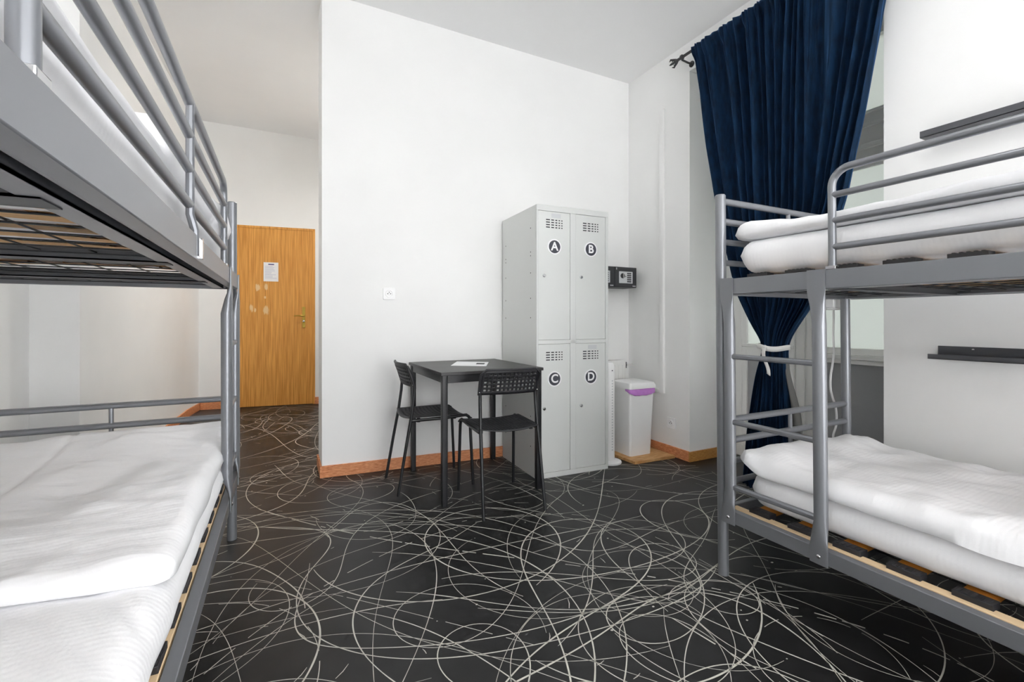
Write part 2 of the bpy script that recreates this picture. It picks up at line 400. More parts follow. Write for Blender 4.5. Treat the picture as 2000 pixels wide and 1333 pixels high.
# door
door = bpy.data.objects.new('door_1', None); COL.objects.link(door); door.location = DO; door.rotation_euler = (0, 0, -TH); struct(door)
def local(ob_parent, mb, name, mats, **k): return mb.build(name, mats, ob_parent, world=False, **k)
mb = MB(); mb.box((-.858, -.002, .004), (-.016, .04, 2.158)); local(door, mb, 'door_leaf', 'oak', bevel=.002)
mb = MB(); mb.box((-.016, -.006, .0), (.012, .05, 2.185)); mb.box((-.87, -.006, 2.158), (.012, .05, 2.185)); mb.box((-.87, .001, 0), (-.857, .05, 2.185)); mb.box((-.87, .05, 0), (.012, .06, 2.185)); local(door, mb, 'door_frame', 'oak')
mb = MB(); mb.rbox((-.135, -.012, .955), (-.10, -.002, 1.212), .004, axis='y'); hp = part_label(local(door, mb, 'handle_plate', 'brass', bevel=.002), 'brass door handle plate')
mb = MB(); mb.tube([(-.117, -.012, 1.10), (-.117, -.05, 1.10), (-.125, -.058, 1.10), (-.18, -.058, 1.104), (-.222, -.054, 1.098)], [.009, .009, .009, .008, .006]); local(hp, mb, 'door_handle', 'brass')
mb = MB(); mb.lathe([(.013, -.002), (.013, -.022), (.010, -.024)], (-.117, 0, 1.035), 20, 'y'); local(hp, mb, 'lock_cylinder', 'chrome')
# notice on the door
nt = thing('door_notice', 'small white printed notice sheet taped on the oak door', 'notice', dpt(.4825, .0035, 1.518), -TH)
mb = MB(); mb.box((-.081, -.0012, 0), (.081, 0, .231)); local(nt, mb, 'sheet', 'paper')
mb = MB(); mb.box((-.03, -.0018, .2), (.034, -.0012, .214)); local(nt, mb, 'heading', 'ink')
mb = MB(); rr = random.Random(3)
for k in range(11):
    z = .182 - k * .0145; mb.box((-.066, -.0018, z), (-.066 + rr.uniform(.07, .13), -.0012, z + .004))
local(nt, mb, 'text_lines', 'inkl')

# tall window / balcony door in the recess
def frame_rect(mb, y0, y1, z0, z1, w, xa, xb):
    mb.box((xa, y0, z0), (xb, y0 + w, z1)); mb.box((xa, y1 - w, z0), (xb, y1, z1))
    mb.box((xa, y0 + w, z0), (xb, y1 - w, z0 + w)); mb.box((xa, y0 + w, z1 - w), (xb, y1 - w, z1))
win = bpy.data.objects.new('window_1', None); COL.objects.link(win); win.location = (3.16, 1.84, 0); struct(win)
mb = MB()
mb.box((3.15, 2.36, 0), (3.21, W1, WZ)); mb.box((3.15, 1.80, 0), (3.21, 1.955, 2.1)); mb.box((3.16, W0, .77), (3.21, 1.80, .80))
mb.box((3.15, W0, 2.0), (3.21, 2.36, 2.30)); mb.box((3.15, W0, 2.73), (3.21, 2.36, WZ))
mb.build('window_frame', 'frame', win, bevel=.004)
mb = MB(); mb.box((3.128, W0, 2.205), (3.15, 2.36, 2.225)); mb.box((3.12, W0, 2.075), (3.15, 2.36, 2.10)); mb.box((3.13, W0, 2.285), (3.15, 2.36, 2.30)); mb.box((3.13, W0, 2.73), (3.15, 2.36, 2.76)); mb.box((3.13, W0, 2.82), (3.15, 2.36, 2.845))
mb.build('transom', 'frame', win, bevel=.003)
mb = MB(); frame_rect(mb, 1.955, 2.36, .095, 2.0, .045, 3.135, 3.165); mb.box((3.135, 1.99, .77), (3.165, 2.32, .865)); mb.box((3.125, 1.96, .845), (3.165, 2.355, .868))
mb.box((3.13, 1.955, .0), (3.17, 2.36, .095))
sash = mb.build('door_sash', 'frame', win, bevel=.004)
mb = MB(); mb.box((3.148, 2.0, .86), (3.154, 2.315, 1.96)); mb.build('glass', 'frost', sash)
mb = MB(); mb.box((3.148, 2.0, .135), (3.156, 2.315, .775)); part_label(mb.build('lower_panel', 'parapet', sash), 'grey lower door panel')
mb = MB(); mb.rbox((3.118, 1.965, .98), (3.135, 1.99, 1.12), .006, axis='x'); mb.tube([(3.118, 1.977, 1.05), (3.09, 1.977, 1.05), (3.085, 1.977, 1.04), (3.085, 1.977, .95)], .007); mb.build('window_handle', 'frame', sash)
mb = MB(); mb.tube([(3.145, 1.893, .05), (3.145, 1.893, 1.95)], .004)
for z in (.30, .58, 1.0, 1.5): mb.tube([(3.143, 1.893, z), (3.143, 1.893, z + .07)], .007)
mb.build('hinge', 'frame', win)
mb = MB(); frame_rect(mb, W0, 1.80, .83, 2.0, .04, 3.14, 3.17); sash2 = mb.build('window_sash', 'frame', win, bevel=.003)
mb = MB(); mb.box((3.152, 1.26, .865), (3.158, 1.765, 1.965)); mb.build('glass', 'frost', sash2)
mb = MB(); mb.box((3.11, W0, .80), (3.17, 1.80, .83)); mb.box((3.125, W0, .772), (3.17, 1.80, .80)); mb.build('sill', 'frame', win, bevel=.004)
mb = MB(); mb.box((3.165, W0, 2.30), (3.171, 2.36, 2.73)); mb.build('glass', 'frost', win)

win2 = bpy.data.objects.new('added_window_right', None); COL.objects.link(win2); win2.location = (3.1, -1.55, VZ0); struct(win2)  # unseen window, added to bring in daylight from the right
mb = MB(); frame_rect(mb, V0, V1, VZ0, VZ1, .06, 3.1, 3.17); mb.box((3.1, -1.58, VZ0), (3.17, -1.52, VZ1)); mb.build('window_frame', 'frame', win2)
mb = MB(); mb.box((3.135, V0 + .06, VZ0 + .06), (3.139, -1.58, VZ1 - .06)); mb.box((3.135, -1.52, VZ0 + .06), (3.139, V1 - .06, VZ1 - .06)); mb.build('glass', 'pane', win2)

win3 = bpy.data.objects.new('added_window_rear', None); COL.objects.link(win3); win3.location = (1.375, YB - .08, RZ0); struct(win3)  # unseen rear window, added for broad soft light from behind the camera
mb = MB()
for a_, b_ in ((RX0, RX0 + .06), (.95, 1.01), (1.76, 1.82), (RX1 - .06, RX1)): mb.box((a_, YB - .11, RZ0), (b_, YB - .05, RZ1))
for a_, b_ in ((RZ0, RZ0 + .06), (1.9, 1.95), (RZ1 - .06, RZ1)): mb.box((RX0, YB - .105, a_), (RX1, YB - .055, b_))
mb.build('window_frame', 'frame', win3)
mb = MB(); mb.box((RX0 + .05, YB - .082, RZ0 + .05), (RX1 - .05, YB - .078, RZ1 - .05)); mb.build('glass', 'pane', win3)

# ------------------------------------------------------------------ bunk beds
def make_bed(label, X, Y0, sg, zs, lean=0.0, opts=None):
    o = opts or {}
    LEN = o.get('len', 2.19); WID = .895; KX = o.get('kx', 0)
    bed = thing('bunk_bed', label, 'bunk bed', (X + sg * WID / 2, Y0 - LEN / 2, 0), 0, 'metal bunk beds')
    def W(u, v, z): return (X + KX * u + sg * v, Y0 - u + lean * z, z)
    def bx(mb, u0, u1, v0, v1, z0, z1, mi=0):
        x0, x1 = sorted((X + sg * v0, X + sg * v1)); vs = []
        ya, yb = Y0 - u1, Y0 - u0
        for z in (z0, z1):
            vs += [(x0 + KX * u1, ya + lean * z, z), (x1 + KX * u1, ya + lean * z, z), (x1 + KX * u0, yb + lean * z, z), (x0 + KX * u0, yb + lean * z, z)]
        mb.add(vs, [(3, 2, 1, 0), (4, 5, 6, 7), (0, 1, 5, 4), (1, 2, 6, 5), (2, 3, 7, 6), (3, 0, 4, 7)], mi)
    def tb(mb, pts, r, n=12): mb.tube([W(*p) for p in pts], r, n)
    lo0, lo1, up0, up1 = zs['rails']
    PR = .0205
    for u in (0, LEN):
        for v in (0, WID):
            mb = MB(); tb(mb, [(u, v, 0), (u, v, zs['top'] - .004), (u, v, zs['top'])], [PR, PR, PR - .003], 20)
            p = mb.build('post', 'metal', bed)
            mb = MB(); ua = u + (.0 if u == 0 else 0); dv = .021 if v == 0 else -.021
            tb(mb, [(u, v + dv * .9, zs['ends_up'][0] + .012), (u, v + dv * 1.05, zs['ends_up'][0] + .012)], .003, 8); mb.build('bolt', 'dark', p)
    for (z0, z1) in ((lo0, lo1), (up0, up1)):
        for v, s_ in ((-.012, 1), (WID + .012, -1)):
            mb = MB()
            bx(mb, .024, LEN - .024, v - .015 * s_, v + .015 * s_, z0, z1)
            # rolled inner return lip under the rail
            bx(mb, .03, LEN - .03, v + .015 * s_, v + .028 * s_, z0 + .006, z0 + .01)
            r_ = mb.build('side_rail', 'metal', bed, bevel=.005)
            mb = MB(); bx(mb, .03, LEN - .03, v + .044 * s_, v + .084 * s_, z0 + .002, z0 + .006); bx(mb, .03, LEN - .03, v + .044 * s_, v + .047 * s_, z0 + .002, z1 - .032); bx(mb, .03, LEN - .03, v + .010 * s_, v + .084 * s_, z1 - .034, z1 - .031)
            mb.build('support_flange', 'metal', r_)
    # end rails
    for lev in ('ends_lo', 'ends_up'):
        for u in (0, LEN):
            for i, z in enumerate(zs[lev]):
                mb = MB(); tb(mb, [(u, .012, z), (u, WID - .012, z)], .0135 if i < 2 else .012, 14); e = mb.build('end_rail', 'metal', bed)
                if i == 0:
                    mb = MB(); tb(mb, [(u, WID * .5, z - .008), (u, WID * .5, zs[lev][-1])], .0085, 10); mb.build('upright', 'metal', e)
            mb = MB(); z0 = (lo0 if lev == 'ends_lo' else up0)
            bx(mb, u - .012, u + .012, .02, WID - .02, z0, z0 + .04); mb.build('end_beam', 'metal', bed, bevel=.003)
    # ladder: stiles flattened to bolted tabs at both ends
    su = (.050, o.get('stile2', .40))
    for u in su:
        prof = [(lo0 - .004, .029, .003, -.0305), (lo1 + .004, .029, .003, -.0305), (lo1 + .03, .027, .010, -.027), (lo1 + .085, .0215, .020, -.016),
                (up0 - .12, .021, .021, -.015), (up0 - .06, .024, .014, -.022), (up0 - .012, .0285, .004, -.030), (up0 + .004, .029, .003, -.0305), (up1 + .003, .029, .003, -.0305)]
        rings = []
        for z, hu, hv, vc in prof:
            rings.append([W(u + hu * math.cos(2 * PI * k / 20) if hv > .006 else u + max(-hu, min(hu, hu * 1.25 * math.cos(2 * PI * k / 20))), vc + hv * math.sin(2 * PI * k / 20), z) for k in range(20)])
        mb = MB(); mb.loft(rings); st = mb.build('ladder_stile', 'metal', bed)
        for z in ((lo0 + lo1) / 2 - .002,):
            mb = MB(); mb.sphere(W(u, -.034, z), .007, 12, 8, sc=(.5, 1, 1)); mb.build('bolt', 'chrome', st)
    for z in zs['rungs']:
        mb = MB(); bx(mb, su[0] + .006, su[1] - .006, -.026, -.004, z - .010, z + .010); mb.build('ladder_rung', 'metal', bed, bevel=.006)
    # guard rail
    g = zs['guard']; ua, ub = o.get('guard', (.436, 2.05)); rr = .055; pts = [(ua, -.010, up1 - .01), (ua, -.010, g[0] - rr)]
    for k in range(1, 8): t = PI / 2 * k / 8; pts.append((ua + rr - rr * math.cos(t), -.010, g[0] - rr + rr * math.sin(t)))
    pts += [(ua + rr, -.010, g[0]), (ub - rr, -.010, g[0])]
    for k in range(1, 8): t = PI / 2 * k / 8; pts.append((ub - rr + rr * math.sin(t), -.010, g[0] - rr + rr * math.cos(t)))
    pts += [(ub, -.010, g[0] - rr), (ub, -.010, up1 - .01)]
    mb = MB(); tb(mb, pts, .0118, 14); gr = mb.build('guard_rail', 'metal', bed)
    for z in g[1:]:
        mb = MB(); tb(mb, [(ua, -.010, z), (ub, -.010, z)], .0108, 12); mb.build('guard_bar', 'metal', gr)
    mb = MB(); um = o.get('mid', 1.21); tb(mb, [(um, -.022, up0 + .012), (um, -.022, up1 + .01), (um, -.012, up1 + .05), (um, -.012, g[0])], .0095, 10); mb.build('guard_upright', 'metal', gr)
    mb = MB(); bx(mb, um - .075, um - .005, -.0305, -.026, up0 + .012, up1 - .006); bx(mb, um - .05, um - .03, -.034, -.026, up0 + .008, up1 - .002); mb.build('rail_connector', 'chrome', gr)
    for u in (ua, ub):
        mb = MB(); bx(mb, u - .016, u + .016, -.024, -.0, up1, up1 + .012); mb.build('guard_foot', 'chrome', gr, bevel=.002)
    # slatted bases
    for lev, (z0, z1) in enumerate(((lo0, lo1), (up0, up1))):
        for v0, v1 in ((.006, .040), (WID - .040, WID - .006)):
            mb = MB(); bx(mb, .035, LEN - .035, v0, v1, z1 - .030, z1 + .002); mb.build('slat_beam', 'pine', bed, bevel=.002)
        nsl = 13
        for i in range(nsl):
            u = .143 + .153 * i
            mb = MB()
            for k in range(8):
                va = .045 + (WID - .09) * k / 8; vb = .045 + (WID - .09) * (k + 1) / 8
                za = z1 + .002 + .012 * math.sin(PI * k / 8); zb = z1 + .002 + .012 * math.sin(PI * (k + 1) / 8)
                P = lambda uu, vv, zz: W(uu, vv, zz)
                mb.add([P(u - .035, va, za), P(u + .035, va, za), P(u + .035, vb, zb), P(u - .035, vb, zb), P(u - .035, va, za + .008), P(u + .035, va, za + .008), P(u + .035, vb, zb + .008), P(u - .035, vb, zb + .008)],
                       [(3, 2, 1, 0), (4, 5, 6, 7), (0, 1, 5, 4), (2, 3, 7, 6)] + ([(3, 0, 4, 7)] if k == 0 else []) + ([(1, 2, 6, 5)] if k == 7 else []))
            sl = mb.build('slat', 'slat2' if lev == 0 else 'slat', bed)
            hv = o.get('hold', .022)
            for v0, v1 in ((hv, .066), (WID - .066, WID - hv)):
                mb = MB(); bx(mb, u - .042, u + .042, v0, v1, z1 - .004, z1 + .017)
                for q in range(5): bx(mb, u - .034 + q * .015, u - .026 + q * .015, v0 + .004, v1 - .012, z1 + .017, z1 + .0195)
                mb.build('slat_holder', 'black', sl, bevel=.002)
        mb = MB(); zw = z0 + .014
        for i in range(21): tb(mb, [(.08 + i * .1015, .055, zw), (.08 + i * .1015, WID - .055, zw)], .002, 6)
        for i in range(8): tb(mb, [(.06, .09 + i * .1022, zw + .004), (LEN - .06, .09 + i * .1022, zw + .004)], .002, 6)
        mb.build('wire_mesh', 'wire', bed)
        for u in (.42, 1.06, 1.76):
            mb = MB(); bx(mb, u - .032, u + .032, .05, WID - .05, z0 + .000, z0 + .004); bx(mb, u - .032, u - .029, .05, WID - .05, z0, z0 + .03); bx(mb, u + .029, u + .032, .05, WID - .05, z0, z0 + .03)
            mb.build('cross_bar', 'metal_dark', bed)
    return bed, W
ZR = dict(top=1.56, rails=(.237, .285, 1.145, 1.207), ends_lo=(.628, .542, .455, .372), ends_up=(1.535, 1.451, 1.366, 1.28), rungs=(.897, .637, .378), guard=(1.533, 1.451, 1.367, 1.281))
DZ = .044
ZL = {k: tuple(q + DZ for q in v) if isinstance(v, tuple) else v + DZ for k, v in ZR.items()}
bedR, WR = make_bed('silver grey metal bunk bed on the right, in front of the navy curtain', 1.62, 1.302, 1, ZR, .010, dict(stile2=.395, hold=.024))
bedL, WL = make_bed('silver grey metal bunk bed on the left, along the wall near the oak door', -.215, 2.552, -1, ZL, 0, dict(stile2=.395, guard=(.440, 1.995), mid=1.19, hold=.008, len=2.22))

# ------------------------------------------------------------------ bedding
def cushion(name, mat, x0, x1, y0, y1, zb, zt, r, disp, nx=60, ny=110, mid=.45, corner=.06, edge=None, sub=0):
    """closed soft slab; zb/zt are functions of (x,y); disp(x,y,t) displaces the top, edge(x,y)->(dx,dy,dz)"""
    mb = MB(); cx, cy = (x0 + x1) / 2, (y0 + y1) / 2; hw, hh = (x1 - x0) / 2, (y1 - y0) / 2
    def prof(d): d = max(0, min(1, d / r)); return math.sqrt(max(0, 1 - (1 - d) ** 2))
    def mapa(s): return math.sin(PI / 2 * (s * 2 - 1)) * .35 + (s * 2 - 1) * .65
    idx = {}
    def P(i, j, top):
        a, b_ = mapa(i / nx), mapa(j / ny)
        # rounded plan corners
        x, y = a * hw, b_ * hh
        ex, ey = max(0, abs(x) - (hw - corner)), max(0, abs(y) - (hh - corner))
        if ex > 0 and ey > 0:
            m_ = max(ex, ey); l = math.hypot(ex, ey); k = m_ / l
            x = math.copysign(hw - corner + ex * k, x); y = math.copysign(hh - corner + ey * k, y)
        X, Y = cx + x, cy + y
        t = prof(hw * (1 - abs(a))) * prof(hh * (1 - abs(b_)))
        zb_, zt_ = zb(X, Y), zt(X, Y); zm = zb_ + (zt_ - zb_) * mid
        if top: Z = zm + (zt_ - zm) * t + disp(X, Y, t)
        else: Z = zm - (zm - zb_) * t
        if edge:
            dx, dy, dz = edge(X, Y, t, top); X += dx; Y += dy; Z += dz
        return (X, Y, Z)
    vs = []; top = {}; bot = {}
    for i in range(nx + 1):
        for j in range(ny + 1):
            top[i, j] = len(vs); vs.append(P(i, j, True))
    for i in range(nx + 1):
        for j in range(ny + 1):
            if i in (0, nx) or j in (0, ny): bot[i, j] = top[i, j]
            else: bot[i, j] = len(vs); vs.append(P(i, j, False))
    fs = []
    for i in range(nx):
        for j in range(ny):
            fs.append((top[i, j], top[i + 1, j], top[i + 1, j + 1], top[i, j + 1])); fs.append((bot[i, j], bot[i, j + 1], bot[i + 1, j + 1], bot[i + 1, j]))
    mb.add(vs, fs)
    return mb.build(name, mat, angle=80)
def wr(x, y, fx, fy, seed, oct=4):
    return noise.fractal((x * fx, y * fy, seed), 1.0, 2.0, oct)
def ridge(x, y, fx, fy, seed):
    return 1 - abs(noise.noise((x * fx, y * fy, seed))) * 2
def warp(x, y, s): return (x + .05 * noise.noise((x * 3, y * 3, s)), y + .05 * noise.noise((x * 3, y * 3, s + 9)))
C0 = lambda z: (lambda x, y: z)
# right, upper
tag(cushion('mattress', 'cotton', 1.648, 2.49, -.84, 1.285, C0(1.229), lambda x, y: 1.36, .055, lambda x, y, t: t * .004 * wr(x, y, 3, 3, 1), mid=.55, corner=.08,
    edge=lambda x, y, t, top: (.004 * noise.noise((x * 5, y * 7, 3)), 0, (.004 * ridge(x + .6 * y, y, 6, 14, 2) * (1 - t) if top else (.03 * smooth(1.18, 1.29, y) * (1 - t * .6))))),
    'white sheeted mattress on the upper bunk of the right bed', 'mattress', 'white sheeted mattresses')
def d_ru(x, y, t): return t * (.010 * wr(x, y, 4, 3, 5) + .006 * ridge(x, y, 3, 9, 6)) + .012 * smooth(1.12, 1.3, y) * t
tag(cushion('duvet', 'cotton', 1.640, 2.47, -.80, 1.302, lambda x, y: 1.362 + .006 * smooth(1.15, 1.3, y), lambda x, y: 1.412 + .02 * smooth(.8, -.2, y) + .012 * smooth(1.0, 1.2, y), .045, d_ru, mid=.4, corner=.07,
    edge=lambda x, y, t, top: (.010 * noise.noise((y * 5, 1.7, 4)) * (1 - t), 0, .008 * noise.noise((y * 6, x * 3, 14)) * (1 - t))),
    'white folded duvet lying on the upper bunk of the right bed', 'duvet', 'white duvets')
# right, lower
tag(cushion('mattress', 'cotton', 1.662, 2.49, -.84, 1.245, C0(.307), lambda x, y: .428, .05, lambda x, y, t: t * .004 * wr(x, y, 3, 3, 21), mid=.5, corner=.09,
    edge=lambda x, y, t, top: (.006 * noise.noise((x * 5, y * 7, 23)), 0, .004 * ridge(x, y, 5, 12, 22) * (1 - t))),
    'white sheeted mattress on the lower bunk of the right bed', 'mattress', 'white sheeted mattresses')
def d_rl(x, y, t):
    u, v = warp(x, y, 31)
    return t * (.014 * wr(u, v, 2.6, 2.6, 32) + .008 * ridge(u + .4 * v, v, 3, 6, 33) + .004 * wr(x, y, 12, 6, 34) + .018 * smooth(.95, 1.2, y) * ridge(u - .7 * v, v, 4, 4, 35))
tag(cushion('duvet', 'cotton', 1.642, 2.53, -.80, 1.272, lambda x, y: .425 + .05 * smooth(1.15, 1.27, y), lambda x, y: .488 + .015 * smooth(1.0, 1.2, y) - .03 * smooth(2.2, 2.5, x), .06, d_rl, mid=.3, corner=.06,
    edge=lambda x, y, t, top: (.014 * noise.noise((y * 4, 2.7, 4)) * (1 - t), 0, (.012 * noise.noise((y * 5, x * 3, 44)) - .012 * smooth(1.0, .7, y)) * (1 - t))),
    'white crumpled duvet covering the lower bunk of the right bed', 'duvet', 'white duvets')
# left, upper
tag(cushion('mattress', 'cotton', -1.07, -.232, .38, 2.50, C0(1.270), lambda x, y: 1.388, .055, lambda x, y, t: 0, mid=.55, corner=.08,
    edge=lambda x, y, t, top: (.006 * noise.noise((x * 5, y * 5, 53)), 0, .010 * noise.noise((y * 4, x * 4, 54)) * (1 - t))),
    'white sheeted mattress on the upper bunk of the left bed', 'mattress', 'white sheeted mattresses')
def top_lu(x, y):
    return 1.452 + .085 * smooth(1.30, 1.38, y) * smooth(2.66, 1.5, y) ** .5 + .02 * smooth(1.4, 2.2, y)
def e_lu(x, y, t, top):
    k = smooth(2.08, 2.18, y) * (1 - smooth(2.24, 2.36, y)) * smooth(-.32, -.24, x)
    return (.012 * noise.noise((y * 4, 2.7, 64)) * (1 - t) + .05 * k, 0, .012 * noise.noise((y * 5, x * 3, 65)) * (1 - t) - .03 * k)
tag(cushion('duvet', 'cotton', -1.06, -.240, .36, 2.52, lambda x, y: 1.386 + .004 * noise.noise((x, y * 3, 4)), top_lu, .05,
    lambda x, y, t: t * (.010 * wr(x, y, 4, 3, 61) + .014 * smooth(1.32, 1.4, y) * ridge(x, y, 5, 9, 62)), mid=.4, corner=.05, edge=e_lu),
    'white folded duvet heaped on the upper bunk of the left bed', 'duvet', 'white duvets')
# left, lower
def d_lm(x, y, t):
    u, v = warp(x, y, 77)
    return t * (.005 * wr(x, y, 3, 3, 71) + (.009 * ridge(u + .55 * v, v * .4 - u * .2, 8, 1.6, 72) + .006 * ridge(u + .8 * v, v * .3, 17, 2.0, 75)) * smooth(1.35, 1.1, y))
tag(cushion('mattress', 'cotton', -1.08, -.209, .40, 2.50, C0(.350), lambda x, y: .470, .07, d_lm, mid=.5, corner=.09, nx=90, ny=150,
    edge=lambda x, y, t, top: (.004 * noise.noise((x * 5, y * 7, 73)), 0, 0)),
    'white sheeted mattress on the lower bunk of the left bed', 'mattress', 'white sheeted mattresses')
def d_ll(x, y, t):
    u, v = warp(x, y, 81)
    n = .014 * wr(u, v, 2.4, 2.4, 82) + .010 * ridge(u - .3 * v, v, 3.2, 2.6, 83) + .004 * wr(x, y, 4, 16, 84) + .006 * ridge(u + .9 * v, v - .2 * u, 6, 2.2, 86) * smooth(-.75, -.4, x)
    crease = math.exp(-((x + .735 + .03 * (y - 1.8)) / .012) ** 2) * smooth(1.55, 1.75, y)
    return t * (n - .008 * crease + .016 * smooth(2.2, 2.45, y))
tag(cushion('duvet', 'cotton', -1.07, -.205, 1.212, 2.515, lambda x, y: .472, lambda x, y: .514 + .018 * smooth(1.25, 1.5, y) + .02 * smooth(2.1, 2.45, y), .045, d_ll, mid=.35, corner=.05, nx=90, ny=140,
    edge=lambda x, y, t, top: (.012 * noise.noise((y * 4, 2.7, 84)) * (1 - t), .075 * smooth(-.25, -.75, x) * smooth(1.5, 1.2, y) + .008 * noise.noise((x * 9, 3, 2)) * (1 - t), -.01 * (1 - t) * smooth(-.3, -.23, x))),
    'white rumpled folded duvet on the lower bunk of the left bed', 'duvet', 'white duvets')

# ------------------------------------------------------------------ locker
lk = thing('locker', 'light grey steel four-door locker with round letter signs', 'locker', (1.483, 2.613, 0), math.radians(-2.2))
mb = MB(); LW, LD, LH = .566, .565, 1.803
mb.box((0, .018, .0), (LW, LD, LH)); 
body = local(lk, mb, 'body', 'locker', bevel=.003)
mb = MB(); mb.box((0, 0, 0), (LW, .0182, .034)); mb.box((0, 0, 1.765), (LW, .0182, LH)); mb.box((0, 0, .034), (.012, .0182, 1.765)); mb.box((LW - .022, 0, .034), (LW, .0182, 1.765))
mb.box((.256, 0, .034), (.299, .0182, 1.765)); mb.box((.012, 0, .886), (LW - .022, .0182, .912))
local(lk, mb, 'front_frame', 'locker', bevel=.0015)
mb = MB()
for yy, zz in [(.07, 1.49), (.07, 1.655), (.085, 1.56)]: pass
for yy in (.085, .50):
    for z in (1.66 if yy < .2 else 1.60, 1.50, 1.475, 1.36, 1.19, 1.06, .62, .40, .2): mb.lathe([(.0045, -.0015), (.003, -.0015), (.003, .001)], (0, yy, z), 10, 'x')
local(lk, mb, 'rivets', 'dark')
def letter_mesh(ch, size):
    cu = bpy.data.curves.new('letter', 'FONT'); cu.body = ch; cu.size = size; cu.align_x = 'CENTER'; cu.align_y = 'CENTER'; cu.offset = size * .027; cu.extrude = .0004
    ob = bpy.data.objects.new('tmp', cu); COL.objects.link(ob); bpy.context.view_layer.update()
    me = bpy.data.meshes.new_from_object(ob.evaluated_get(bpy.context.evaluated_depsgraph_get()))
    bpy.data.objects.remove(ob); return me
cells = [('A', .0135, .2545, .914, 1.7635), ('B', .3005, .5425, .914, 1.7635), ('C', .0135, .2545, .0355, .8845), ('D', .3005, .5425, .0355, .8845)]
for ch, x0, x1, z0, z1 in cells:
    mb = MB(); mb.box((x0, .003, z0), (x1, .0178, z1)); dr = part_label(local(lk, mb, 'locker_door', 'locker', bevel=.0015), 'locker door marked ' + ch)
    top = z1; cx = x0 + .121
    mb = MB()
    xx = x0 + .058
    for c, wd in enumerate((.029, .021, .015, .011, .009)):
        for r in range(4):
            z = top - .055 - r * .0165; mb.box((xx, .0022, z - .0035), (xx + wd, .0031, z + .0035))
        xx += wd + .010
    local(dr, mb, 'vent', 'black')
    mb = MB(); zc = top - .232; xc = x0 + .121
    mb.lathe([(.052, .003), (.052, .0005), (.0515, .0)], (xc, 0, zc), 40, 'y'); sg = local(dr, mb, 'letter_sign', 'paper')
    mb = MB(); mb.lathe([(.043, .0001), (.043, -.0008)], (xc, 0, zc), 40, 'y'); local(sg, mb, 'disc', 'sign')
    me = letter_mesh(ch, .078); me.transform(Matrix.Translation((xc, -.0012, zc)) @ Matrix.Rotation(PI / 2, 4, 'X')); me.materials.clear(); me.materials.append(M['paper'])
    lo = bpy.data.objects.new('letter', me); COL.objects.link(lo); lo.parent = sg
    ly = (1.337 if ch in 'AB' else .46)
    mb = MB(); mb.lathe([(.0105, .003), (.0105, -.006), (.008, -.008)], (x0 + .0425, 0, ly), 20, 'y'); lkc = local(dr, mb, 'lock', 'chrome')
    if ch in 'AD':
        mb = MB(); mb.box((x0 + .10, .0024, top - .040), (x0 + .17, .0031, top - .012)); local(dr, mb, 'name_holder', 'safepanel')

# ------------------------------------------------------------------ table
tb_ = thing('table', 'black square table with four straight legs beside the lockers', 'table', (1.115, 2.825, 0))
TX0, TX1, TY0, TY1, TZ = .787, 1.443, 2.455, 3.19, .751
mb = MB(); mb.box((TX0, TY0, TZ - .018), (TX1, TY1, TZ)); mb.build('tabletop', 'blackwood', tb_, bevel=.002)
mb = MB(); a = .014
mb.box((TX0 + a, TY0 + a, TZ - .062), (TX1 - a, TY0 + a + .018, TZ - .018)); mb.box((TX0 + a, TY1 - a - .018, TZ - .062), (TX1 - a, TY1 - a, TZ - .018))
mb.box((TX0 + a, TY0 + a, TZ - .062), (TX0 + a + .018, TY1 - a, TZ - .018)); mb.box((TX1 - a - .018, TY0 + a, TZ - .062), (TX1 - a, TY1 - a, TZ - .018))
mb.build('apron', 'blackmetal', tb_, bevel=.002)
for x in (TX0 + .025, TX1 - .025):
    for y in (TY0 + .025, TY1 - .025):
        mb = MB(); mb.rbox((x - .0165, y - .0165, 0), (x + .0165, y + .0165, TZ - .018), .004, 3); mb.build('leg', 'blackmetal', tb_)
pp = thing('paper_sheet', 'white sheet of paper lying on the black table', 'paper', (1.15, 2.90, TZ))
quad = [(.965, 2.815), (1.155, 2.68), (1.285, 2.94), (1.105, 3.085)]
mb = MB(); mb.prism(quad, TZ + .0003, TZ + .0012); mb.build('sheet', 'paper', pp)
q0 = Vector(quad[0]); ex = Vector(quad[1]) - q0; ey = Vector(quad[3]) - q0
mb = MB(); mb.prism([tuple(q0 + ex * a + ey * b_) for a, b_ in ((.66, .38), (.9, .38), (.9, .66), (.66, .66))], TZ + .0012, TZ + .0016); mb.build('printed_picture', 'inkd', pp)

# ------------------------------------------------------------------ chairs
def perforated(mb, S, nu, nv, hole, mu=.06, mv=.1, skip=None):
    """plate over S(u,v) with nu x nv square holes"""
    def q(u, v): return S(u, v)
    us = [0] + [mu + (1 - 2 * mu) * i / nu for i in range(nu + 1)] + [1]
    vs_ = [0] + [mv + (1 - 2 * mv) * j / nv for j in range(nv + 1)] + [1]
    for i in range(len(us) - 1):
        for j in range(len(vs_) - 1):
            a, b_, c, d = us[i], us[i + 1], vs_[j], vs_[j + 1]
            P = [q(a, c), q(b_, c), q(b_, d), q(a, d)]
            if i in (0, len(us) - 2) or j in (0, len(vs_) - 2) or (skip and skip(i, j)): mb.add(P, [(0, 1, 2, 3)])
            else:
                h = (1 - hole) / 2; e, f_, g, k = a + (b_ - a) * h, b_ - (b_ - a) * h, c + (d - c) * h, d - (d - c) * h
                I = [q(e, g), q(f_, g), q(f_, k), q(e, k)]
                mb.add(P + I, [(0, 1, 5, 4), (1, 2, 6, 5), (2, 3, 7, 6), (3, 0, 4, 7)])
